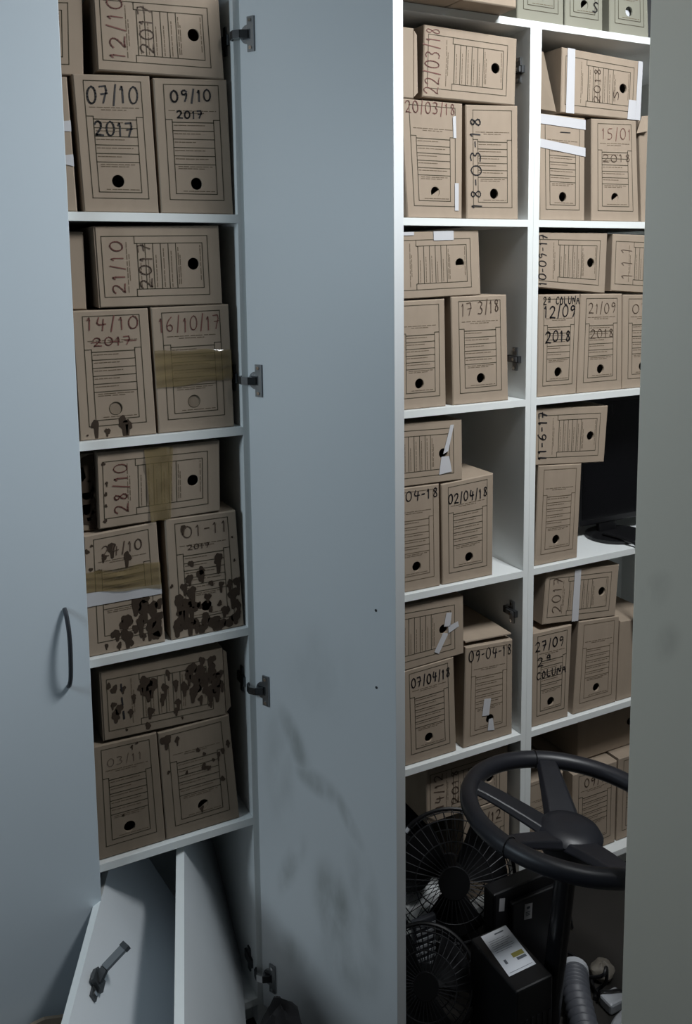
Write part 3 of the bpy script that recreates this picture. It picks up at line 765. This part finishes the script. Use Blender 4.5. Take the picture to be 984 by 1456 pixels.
for n_, key in enumerate(ORDER):
    label, group, lying, hole, texts, tapes, opt = BOX[key]
    y, c = QUADS[key]
    rnd = random.Random(100 + n_)
    F = Face(y, c)
    cx_ = sum(p[0] for p in c) / 4
    zb = min(c[2][1], c[3][1])
    t = thing('archive_box', label, 'box', (cx_, y + 0.17, zb), group)
    cm = CARD_GN if opt.get('green') else (CARD_DK if opt.get('dark') else CARD)
    carton(t, F, lying, hole, 0.345 if y < 0.05 else 0.33, cm, rnd, opt.get('blobs', []), opt.get('blank', 0), opt.get('faint', 0))
    K = F.rot() if lying else F
    for tx in texts:
        mb = MB()
        txt, s0, t0, s1, t1, wd, pen = tx[:7]
        if len(tx) > 7:      # written up the side of an upright box
            K2 = Face(F.y, [(0, 0)] * 4)
            K2.c = [F.c[3], F.c[0], F.c[1], F.c[2]]
            K2.w, K2.h = F.h, F.w
            write(mb, K2, txt, s0, t0, s1, t1, wd, pen, rnd)
        else:
            write(mb, K, txt, s0, t0, s1, t1, wd, pen, rnd)
        part(mb, 'handwriting', t)
    for tp in tapes:
        kind, quad, wr = tp[0], tp[1], tp[2]
        tape_strip(t, F, quad, BROWN_TAPE if kind == 'b' else WHITE_TAPE, rnd, wrap=(tp[3] if len(tp) > 3 else None), wrinkle=0.0038 if wr else 0.0, off=0.0013 if kind == 'b' else 0.0016)
    # cardboard flaps standing open at the ends
    def slab(pts, th, m_, name):
        mb = MB()
        P = [Vector(p) for p in pts]
        n = (P[1] - P[0]).cross(P[2] - P[0]).normalized() * th
        mb.poly(P, m_); mb.poly([p + n for p in P], m_, True)
        for k in range(4):
            a, b = P[k], P[(k + 1) % 4]
            mb.poly([a, a + n, b + n, b], m_)
        part(mb, name, t)
    if opt.get('lflap'):
        a, b = F.p(0, 1), F.p(0, 0)
        slab([a + Vector((-.001, .002, 0)), b + Vector((-.001, .002, 0)), b + Vector((-.006, .12, .004)), a + Vector((-.013, .12, -.002))], 0.003, cm, 'flap')
    if opt.get('rflap'):
        a, b = F.p(1, 1), F.p(1, 0)
        slab([a + Vector((.001, .004, -.004)), b + Vector((.001, .004, .004)), b + Vector((.012, .006, .014)), a + Vector((.009, .006, -.012))], 0.002, cm, 'flap')
    if opt.get('sideflap'):
        slab([(1.3475, .035, 2.011), (1.405, .022, 2.004), (1.392, .055, 2.145), (1.3475, .06, 2.150)], 0.003, CARD_DK, 'flap')  # flap darker than its box: its shade is put into the colour
    if opt.get('lid'):
        a, b = F.p(0, 1), F.p(1, 1)
        slab([a + Vector((.002, .004, .010)), b + Vector((-.002, .004, .012)), b + Vector((-.002, .20, .016)), a + Vector((.002, .20, .016))], 0.003, cm, 'lid')
    if opt.get('torncorner'):
        a = F.p(0, 1)
        slab([a + Vector((-.012, -.004, -.035)), a + Vector((.014, -.012, -.03)), a + Vector((.05, -.008, .012)), a + Vector((.005, -.003, .008))], 0.002, CARD, 'flap')
# ------------------------------------------------------------------ loose doors leaning in the left cabinet's bottom bay
def loose_board(label, p0, d, right, width, length, th, run, drop, mat_, pt_back):
    """top edge starts at p0 and runs along d; the board drops sideways along 'right'"""
    p0, d, right = Vector(p0), Vector(d).normalized(), Vector(right).normalized()
    side = (right * run + Vector((0, 0, -drop))).normalized()
    n = side.cross(d).normalized()
    if n.z < 0: n = -n
    t = thing('loose_cabinet_door', label, 'door panel', tuple(p0 + d * length * .4 + side * width * .5 - Vector((0, 0, width * .4))), 'loose doors leaning in the bottom bay')
    a = p0 - d * pt_back
    b = p0 + d * length
    mb = MB()
    P = [a, b, b + side * width, a + side * width]
    q_ = [p - n * th for p in P]
    mb.poly(P, mat_)
    mb.poly(q_, mat_, True)
    for k in range(4):
        mb.poly([P[k], q_[k], q_[(k + 1) % 4], P[(k + 1) % 4]], EDGE)
    part(mb, 'panel', t)
    return t, side, n, d

LOOSE = smudged('white_loose_door', (0.72, 0.76, 0.79), (0.3, 0.3, 0.3), [(0.1, 0.0, 0.05, 0.05, 0, .3)], 0.4)
t1, sd, nn_, dd = loose_board('white loose door with a hinge arm sticking up, leaning against the closed door', (0.2735, -0.03, 0.432), (-0.373, -0.928, 0), (0.928, -0.373, 0), 0.400, 0.62, 0.016, 0.19, 0.352, LOOSE, 0.27)
# its hinge: cup plate on the board and the arm standing free
E2 = Vector((0.2735, -0.03, 0.432))
hc = E2 + dd * 0.155 + sd * 0.040
def loc(u, v, w):
    return hc + dd * u + sd * v + nn_ * w
hm = MB()
for (u0, u1, v0, v1, w0, w1, mm) in ((-.031, .031, -.008, .008, .0005, .005, STEEL_DK), (-.012, .012, -.02, .012, .005, .012, STEEL_DK)):
    pts = [loc(u, v, w) for w in (w0, w1) for v in (v0, v1) for u in (u0, u1)]
    i = len(hm.v)
    hm.v += [tuple(p) for p in pts]
    for qd in ((0, 2, 3, 1), (4, 5, 7, 6), (0, 1, 5, 4), (2, 6, 7, 3), (0, 4, 6, 2), (1, 3, 7, 5)):
        hm.f.append([i + k for k in qd]); hm.m.append(hm.mi(mm))
hm.tube([loc(.022, 0, .004), loc(.022, 0, .0075)], 0.0045, CHROME, 10)
hm.tube([loc(-.022, 0, .004), loc(-.022, 0, .0075)], 0.0045, CHROME, 10)
part(hm, 'hinge', t1)
am = MB()
A0 = loc(0, -.004, .010)
A1 = A0 + Vector((0.012, 0.004, 0.016))
A2 = A1 + Vector((0.040, 0.010, 0.020))
wv = Vector((0.35, -0.93, 0)).normalized() * 0.008
def bar(mb, a, b, w, th, m_):
    d_ = (b - a).normalized(); n_ = d_.cross(w).normalized() * th
    c = [a - w - n_, a + w - n_, b + w - n_, b - w - n_, a - w + n_, a + w + n_, b + w + n_, b - w + n_]
    i = len(mb.v); mb.v += [tuple(p) for p in c]
    for qd in ((0, 3, 2, 1), (4, 5, 6, 7), (0, 1, 5, 4), (1, 2, 6, 5), (2, 3, 7, 6), (3, 0, 4, 7)):
        mb.f.append([i + k for k in qd]); mb.m.append(mb.mi(m_))
bar(am, A0, A1, wv, .003, STEEL_DK)
bar(am, A1, A2, wv, .003, STEEL)
bar(am, A2 - (A2 - A1).normalized() * .006, A2 + (A2 - A1).normalized() * .003, wv * 1.1, .0045, STEEL_DK)
part(am, 'hinge_arm', t1)
t2, s2, n2, d2 = loose_board('white loose door standing steeply on its long edge, right one of the two leaning doors', (0.454, 0.01, 0.460), (-0.286, -0.958, 0), (0.958, -0.286, 0), 0.395, 0.62, 0.017, 0.115, 0.378, LOOSE, 0.30)

# brown sheet leaning at the foot of the closed door
mb = MB()
P = [Vector((0.03, -0.12, 0.0)), Vector((0.205, -0.12, 0.0)), Vector((0.212, -0.045, 0.240)), Vector((0.160, -0.042, 0.252)), Vector((0.06, -0.042, 0.240))]
n_ = Vector((0, -0.012, 0.004))
mb.poly(P, CARD_DK, True); mb.poly([p + n_ for p in P], CARD_DK)
for k in range(5):
    a, b = P[k], P[(k + 1) % 5]
    mb.poly([a, a + n_, b + n_, b], CARD_DK)
tag(mb.build('cardboard_sheet'), 'dark brown cardboard sheet leaning at the foot of the closed left door', 'cardboard')

# crumpled black bag on the floor under the open door
def blob_mesh(c, rx, ry, rz, m_, seed, amp=.18, nu=22, nv=12, zmin=0.001):
    rnd = random.Random(seed)
    ph = [rnd.uniform(0, 6.28) for _ in range(8)]
    mb = MB()
    rows = []
    for j in range(nv + 1):
        th = math.pi * j / nv
        for i in range(nu):
            a = 2 * math.pi * i / nu
            k = 1 + amp * (math.sin(3 * a + ph[0] + 2 * th) * .5 + math.sin(5 * a + ph[1] - 3 * th) * .3 + math.sin(7 * th + ph[2] + a * 2) * .3)
            z = math.cos(th) * k * rz
            mb.v.append((c[0] + math.sin(th) * math.cos(a) * rx * k, c[1] + math.sin(th) * math.sin(a) * ry * k, max(c[2] + z, zmin)))
    for j in range(nv):
        for i in range(nu):
            a, b = j * nu + i, j * nu + (i + 1) % nu
            mb.f.append([a, b, b + nu, a + nu]); mb.m.append(mb.mi(m_))
    return mb
o = blob_mesh((0.588, -0.165, 0.10), 0.048, 0.05, 0.095, CLOTH, 3).build('plastic_bag', smooth=True)
tag(o, 'crumpled black bag on the floor in front of the open door hinge side', 'bag')

o = blob_mesh((1.072, 0.150, 0.185), 0.068, 0.100, 0.112, CLOTH, 12, .08, 30, 18, 0.0715).build('cloth_bag', smooth=True)
tag(o, 'black cloth bag stuffed under the 14/12 box, behind the upper fan', 'bag')

# ------------------------------------------------------------------ monitor on the right cabinet's third shelf
t = thing('monitor', 'black monitor on a stand, right of the upright unmarked box', 'monitor', (1.72, 0.14, 0.912))
mb = MB(); mb.box(1.594, 2.000, 0.125, 0.150, 0.945, 1.292, PLAST); part(mb, 'case', t, bevel=0.004)
mb = MB(); mb.poly([(1.606, 0.1245, 0.962), (1.988, 0.1245, 0.962), (1.988, 0.1245, 1.280), (1.606, 0.1245, 1.280)], SCREEN); part(mb, 'screen', t)
mb = MB(); mb.box(1.675, 1.735, 0.128, 0.145, 0.918, 1.00, PLAST); part(mb, 'stem', t, bevel=0.004)
mb = MB()
ring = [(1.705 + 0.085 * math.cos(k * math.pi / 16), 0.10 + 0.075 * math.sin(k * math.pi / 16)) for k in range(32)]
mb.poly([(x, y, 0.9135) for x, y in ring], PLAST, True)
mb.poly([(x, y, 0.921) for x, y in ring], PLAST)
for k in range(32):
    (xa, ya), (xb, yb) = ring[k], ring[(k + 1) % 32]
    mb.poly([(xa, ya, 0.9135), (xb, yb, 0.9135), (xb, yb, 0.921), (xa, ya, 0.921)], PLAST)
part(mb, 'stand_base', t)
mb = MB(); mb.tube(smooth_path([(1.66, 0.10, 0.925), (1.672, 0.03, 0.926), (1.680, -0.012, 0.912), (1.682, -0.016, 0.84), (1.678, -0.012, 0.76), (1.684, -0.014, 0.70)]), 0.005, PLAST, 8); part(mb, 'power_cord', t, True)

# ------------------------------------------------------------------ steering wheel on its column
H = Vector((1.1664, -0.3501, 0.5336))
NN = Vector((0.113, 0, 0.9936)).normalized()
E1 = Vector((0.9936, 0, -0.113)).normalized()
EE2 = NN.cross(E1)
RW = 0.2118
def wp(r, deg, h):
    a = math.radians(deg)
    return H + (E1 * math.cos(a) + EE2 * math.sin(a)) * r + NN * h
t = thing('steering_wheel', 'black four-spoke steering wheel on a tall column in front of the cabinets', 'steering wheel', tuple(H - NN * 0.535))
mb = MB()
# rim with a slightly flattened grip section and two seams
mb.tube([wp(RW, -k * 5, 0) for k in range(72)], 0.0185, RUBBER, 14, closed=True)
part(mb, 'rim', t, True)
for dg in (72, 195):
    mb = MB(); mb.tube([wp(RW + 0.0195 * math.cos(a), dg, .0195 * math.sin(a)) for a in [k * math.pi / 9 for k in range(18)]], 0.0013, PLAST_SHINE, 6, closed=True); part(mb, 'seam', t, True)
for dg, w0, w1 in ((133, .026, .034), (65, .025, .042), (193, .021, .030), (256, .030, .044)):
    mb = MB()
    a = math.radians(dg)
    tan = (-E1 * math.sin(a) + EE2 * math.cos(a))
    secs = []
    for k in range(7):
        s = k / 6
        r = RW - 0.010 - (RW - 0.045) * s
        hgt = 0.002 - 0.050 * (s ** 1.2)
        wdt = w0 + (w1 - w0) * s
        th = 0.010 + 0.004 * s
        c = wp(r, dg, hgt)
        secs.append([c - tan * wdt - NN * th * .5, c - tan * wdt * .7 + NN * th * .6, c + tan * wdt * .7 + NN * th * .6, c + tan * wdt - NN * th * .5, c + tan * wdt * .6 - NN * th * 1.1, c - tan * wdt * .6 - NN * th * 1.1])
    base = len(mb.v)
    for sc in secs: mb.v += [tuple(p) for p in sc]
    for k in range(6):
        for j in range(6):
            a0, b0 = base + k * 6 + j, base + k * 6 + (j + 1) % 6
            mb.f.append([a0, b0, b0 + 6, a0 + 6]); mb.m.append(mb.mi(RUBBER))
    mb.f.append([base + j for j in range(6)][::-1]); mb.m.append(0)
    mb.f.append([base + 36 + j for j in range(6)]); mb.m.append(0)
    part(mb, 'spoke', t, False, bevel=0.003)
mb = MB()
prof = [(0.0, -0.022), (0.034, -0.024), (0.058, -0.030), (0.067, -0.042), (0.065, -0.060), (0.054, -0.085), (0.036, -0.105), (0.028, -0.112), (0.0, -0.112)]
nseg = 28
for (r, h_) in prof:
    for k in range(nseg):
        mb.v.append(tuple(wp(max(r, 0.0005), k * 360 / nseg, h_)))
for i in range(len(prof) - 1):
    for k in range(nseg):
        a, b = i * nseg + k, i * nseg + (k + 1) % nseg
        mb.f.append([a, a + nseg, b + nseg, b]); mb.m.append(mb.mi(RUBBER))
part(mb, 'hub', t, True)
mb = MB(); mb.tube([H - NN * 0.10, H - NN * 0.530], 0.0215, PLAST_SHINE, 16); part(mb, 'column', t, True)
mb = MB(); mb.tube([H - NN * 0.522, H - NN * 0.536], 0.028, PLAST, 20); part(mb, 'base_flange', t, True)

# ------------------------------------------------------------------ fans
def fan(label, c, nrm, R, depth, clips):
    c, nrm = Vector(c), Vector(nrm).normalized()
    ex = Vector((0, 0, 1)).cross(nrm).normalized()
    ey = nrm.cross(ex)
    t = thing('electric_fan', label, 'fan', (c.x, c.y, 0.0), 'black fans under the steering wheel')
    def fp(r, a, h_): return c + (ex * math.cos(a) + ey * math.sin(a)) * r + nrm * h_
    for nm, sgn in (('front_guard', 1), ('rear_guard', -1)):
        mb = MB()
        for k in range(40):
            a = 2 * math.pi * k / 40
            mb.tube([fp(R * .24, a, sgn * depth), fp(R * .6, a + .06, sgn * depth * .96), fp(R * .9, a + .1, sgn * depth * .62), fp(R, a + .12, 0)], 0.0011, WIRE, 4, cap=False)
        for rr, hh in ((.24, 1.0), (.6, .96), (.9, .62)):
            mb.tube([fp(R * rr, k * math.pi / 20, sgn * depth * hh) for k in range(40)], 0.0014, WIRE, 5, closed=True)
        part(mb, nm, t)
    mb = MB(); mb.tube([fp(R, k * math.pi / 24, 0) for k in range(48)], 0.0045, PLAST, 8, closed=True); part(mb, 'guard_ring', t, True)
    mb = MB(); mb.tube([fp(0, 0, depth * .98), fp(0, 0, depth * 1.06)], R * .24, PLAST, 24); part(mb, 'badge', t)
    mb = MB(); mb.tube([fp(0, 0, depth * .5), fp(0, 0, -depth * 1.0)], [R * .2, R * .24], PLAST, 20); part(mb, 'motor', t)
    for q_ in range(3):
        a0 = q_ * 2 * math.pi / 3 + .5
        mb = MB()
        for i in range(5):
            r = R * (.18 + .7 * i / 4)
            for s in (0, 1):
                for j in range(6):
                    aa = a0 + (j / 5 - .5) * 1.3
                    mb.v.append(tuple(fp(r, aa, depth * (.35 - .6 * j / 5) * .8 + (.002 if s else 0))))
        for i in range(4):
            for s in (0, 1):
                for j in range(5):
                    k = i * 12 + s * 6 + j
                    mb.f.append([k, k + 1, k + 13, k + 12] if s == 0 else [k, k + 12, k + 13, k + 1]); mb.m.append(mb.mi(PLAST))
        part(mb, 'blade', t, True)
    for a in clips:
        mb = MB(); p0, p1 = fp(R * .985, a - .035, .003), fp(R * .985, a + .035, .003)
        mb.tube([p0, p1], 0.0055, WHITE_PL, 8); part(mb, 'guard_clip', t)
    mb = MB()
    foot = Vector((c.x + .0, c.y, 0.0))
    if c.z - R > 0.02:
        mb.tube([fp(R, -math.pi / 2, 0), Vector((fp(R, -math.pi / 2, 0).x, fp(R, -math.pi / 2, 0).y, 0.012))], 0.012, PLAST, 10)
    ft = fp(R, -math.pi / 2, 0)
    mb.tube([(ft.x, ft.y, 0.0), (ft.x, ft.y, 0.014)], R * .26, PLAST, 24)
    part(mb, 'foot', t)
    return t
fan('black wire-guard fan with white clips on its rim, under the 14/12 box', (1.075, -0.048, 0.225), (-0.42, -0.86, 0.28), 0.148, 0.042, (2.35, 2.75, .9))
fan('black wire-guard fan nearest the open door edge at the bottom', (0.912, -0.192, 0.132), (-0.45, -0.75, 0.45), 0.108, 0.034, ())

# grey louvred box between the fans
t = thing('louvred_box', 'grey louvred plastic box standing between the two fans', 'box', (0.95, -0.10, 0.0))
mb = MB(); mb.box(0.930, 0.990, -0.114, -0.100, 0.0, 0.205, GREY_PL); part(mb, 'case', t, bevel=0.004)
mb = MB()
for k in range(9):
    z = 0.06 + k * 0.016
    mb.box(0.935, 0.985, -0.118, -0.116, z, z + 0.006, WHITE_PL)
part(mb, 'louvres', t)

# black power unit with the big paper label
t = thing('power_unit', 'black box with a large white printed label on its top, left of the steering column', 'electronics', (1.03, -0.315, 0.0))
mb = MB(); mb.box(0.984, 1.074, -0.408, -0.252, 0.0, 0.249, PLAST); part(mb, 'case', t, bevel=0.004)
mb = MB()
mb.v = []
c4 = [Vector((1.006, -0.259, 0.2497)), Vector((1.072, -0.257, 0.2497)), Vector((1.062, -0.370, 0.2497)), Vector((0.994, -0.371, 0.2497))]
mb.poly(c4[::-1], PAPER_AND_LIGHT)
def lp(s, t_): return c4[3].lerp(c4[2], s).lerp(c4[0].lerp(c4[1], s), t_) + Vector((0, 0, 0.0004))
def lrect(s0, t0, s1, t1, m_): mb.poly([lp(s0, t0), lp(s1, t0), lp(s1, t1), lp(s0, t1)], m_)
lrect(.45, .90, .80, .93, LABEL_INK)
for k in range(7): lrect(.10, .80 - k * .045, .10 + (.75 if k % 3 else .6), .808 - k * .045, LABEL_INK)
lrect(.50, .30, .92, .40, YELLOW); lrect(.58, .22, .92, .28, LABEL_INK); lrect(.15, .24, .24, .34, LABEL_INK); lrect(.08, .05, .92, .058, LABEL_INK)
part(mb, 'paper_label', t)
mb = MB()
for k in range(6): mb.box(0.992 + k * .014, 0.998 + k * .014, -0.4095, -0.408, 0.05, 0.18, PLAST_SHINE)
part(mb, 'vents', t)

# black case with two stickers
t = thing('black_case', 'black plastic case with two small white stickers behind the column', 'electronics', (1.2, -0.13, 0.0))
mb = MB(); mb.box(1.105, 1.285, -0.172, -0.130, 0.0, 0.248, PLAST); part(mb, 'body', t, bevel=0.005)
mb = MB(); mb.box(1.145, 1.285, -0.186, -0.172, 0.01, 0.222, PLAST); part(mb, 'front_cover', t, bevel=0.004)
for (x0, x1, z0, z1, yy, ink) in ((1.178, 1.200, 0.172, 0.210, -0.1865, 1), (1.118, 1.133, 0.205, 0.236, -0.1725, 0)):
    mb = MB(); mb.poly([(x0, yy, z0), (x1, yy, z0 - .004), (x1 + .002, yy, z1 - .004), (x0 + .002, yy, z1)], WHITE_TAPE)
    if ink:
        for k, (a, b, zz, hh) in enumerate(((.35, .75, .62, .16), (.2, .8, .40, .05), (.2, .7, .30, .05), (.2, .8, .20, .05))):
            w_ = x1 - x0; h_ = z1 - z0
            mb.poly([(x0 + a * w_, yy - .0004, z0 + zz * h_), (x0 + b * w_, yy - .0004, z0 + zz * h_), (x0 + b * w_, yy - .0004, z0 + (zz + hh) * h_), (x0 + a * w_, yy - .0004, z0 + (zz + hh) * h_)], LABEL_INK)
    part(mb, 'sticker', t)

# white adapter with its lead
t = thing('power_adapter', 'white power adapter with a black lead behind the steering column', 'adapter', (1.36, -0.055, 0.0))
mb = MB(); mb.box(1.322, 1.392, -0.075, -0.030, 0.0, 0.128, WHITE_PL); part(mb, 'body', t, bevel=0.004)
mb = MB(); mb.tube(smooth_path([(1.335, -0.085, 0.0), (1.33, -0.092, 0.09), (1.335, -0.084, 0.135), (1.36, -0.060, 0.136), (1.385, -0.07, 0.135), (1.398, -0.085, 0.06), (1.40, -0.10, 0.005)]), 0.0035, PLAST, 6); part(mb, 'lead', t, True)

# ribbed hose lying on the floor towards the camera
t = thing('ribbed_hose', 'dark grey ribbed hose lying on the floor right of the steering column', 'hose', (1.27, -0.36, 0.0))
mb = MB()
path = [Vector((1.287, -0.235, 0.034)), Vector((1.248, -0.285, 0.034)), Vector((1.188, -0.385, 0.034))]
n_ = 60
pts, rad = [], []
for k in range(n_ + 1):
    s = k / n_
    p = path[0].lerp(path[1], s * 2) if s < .5 else path[1].lerp(path[2], s * 2 - 1)
    pts.append(p); rad.append(0.0290 + 0.003 * math.sin(k * 2 * math.pi / 5))
mb.tube(pts, rad, GREY_PL, 20); part(mb, 'tube', t, True)
mb = MB(); mb.tube([(1.293, -0.227, 0.034), (1.284, -0.239, 0.034)], 0.0325, WHITE_PL, 20); part(mb, 'end_collar', t, True)

# black cables
for k, (pts, lab) in enumerate((
    ([(1.318, -0.215, 0.006), (1.316, -0.26, 0.03), (1.312, -0.300, 0.068), (1.328, -0.292, 0.074), (1.336, -0.284, 0.03), (1.318, -0.275, 0.006), (1.300, -0.288, 0.006)], 'black cable standing up in a loop beside the white bracket on the floor'),
    ([(1.300, -0.296, 0.006), (1.304, -0.302, 0.033), (1.322, -0.312, 0.034), (1.345, -0.320, 0.033), (1.372, -0.325, 0.006)], 'thin black cable lying over the white bracket'),
    ([(1.335, -0.150, 0.006), (1.345, -0.200, 0.010), (1.332, -0.240, 0.006), (1.318, -0.265, 0.006), (1.312, -0.285, 0.006)], 'black cable running along the ribbed hose'))):
    mb = MB(); mb.tube(smooth_path(pts), 0.0042 if k != 1 else 0.003, PLAST, 8)
    o = mb.build('cable', smooth=True); tag(o, lab, 'cable', 'black cables on the floor')
# white bracket, pale pipe, beige moulding
mb = MB()
mb.box(1.300, 1.350, -0.338, -0.300, 0.0, 0.028, WHITE_PL)
o = mb.build('plastic_bracket', bevel=0.006); tag(o, 'white plastic bracket on the floor against the beige door edge', 'bracket')
mb = MB(); mb.tube(smooth_path([(1.345, -0.362, 0.017), (1.29, -0.375, 0.017), (1.255, -0.40, 0.017), (1.232, -0.44, 0.017)]), 0.016, WHITE_PL, 14)
o = mb.build('plastic_pipe', smooth=True); tag(o, 'pale bent plastic pipe on the floor in the bottom right corner', 'pipe')
mb = blob_mesh((1.362, -0.245, 0.018), 0.030, 0.026, 0.020, BEIGE_PL, 9, .15)
o = mb.build('foam_scrap', smooth=True); tag(o, 'beige foam scrap on the floor behind the cable loop', 'scrap')
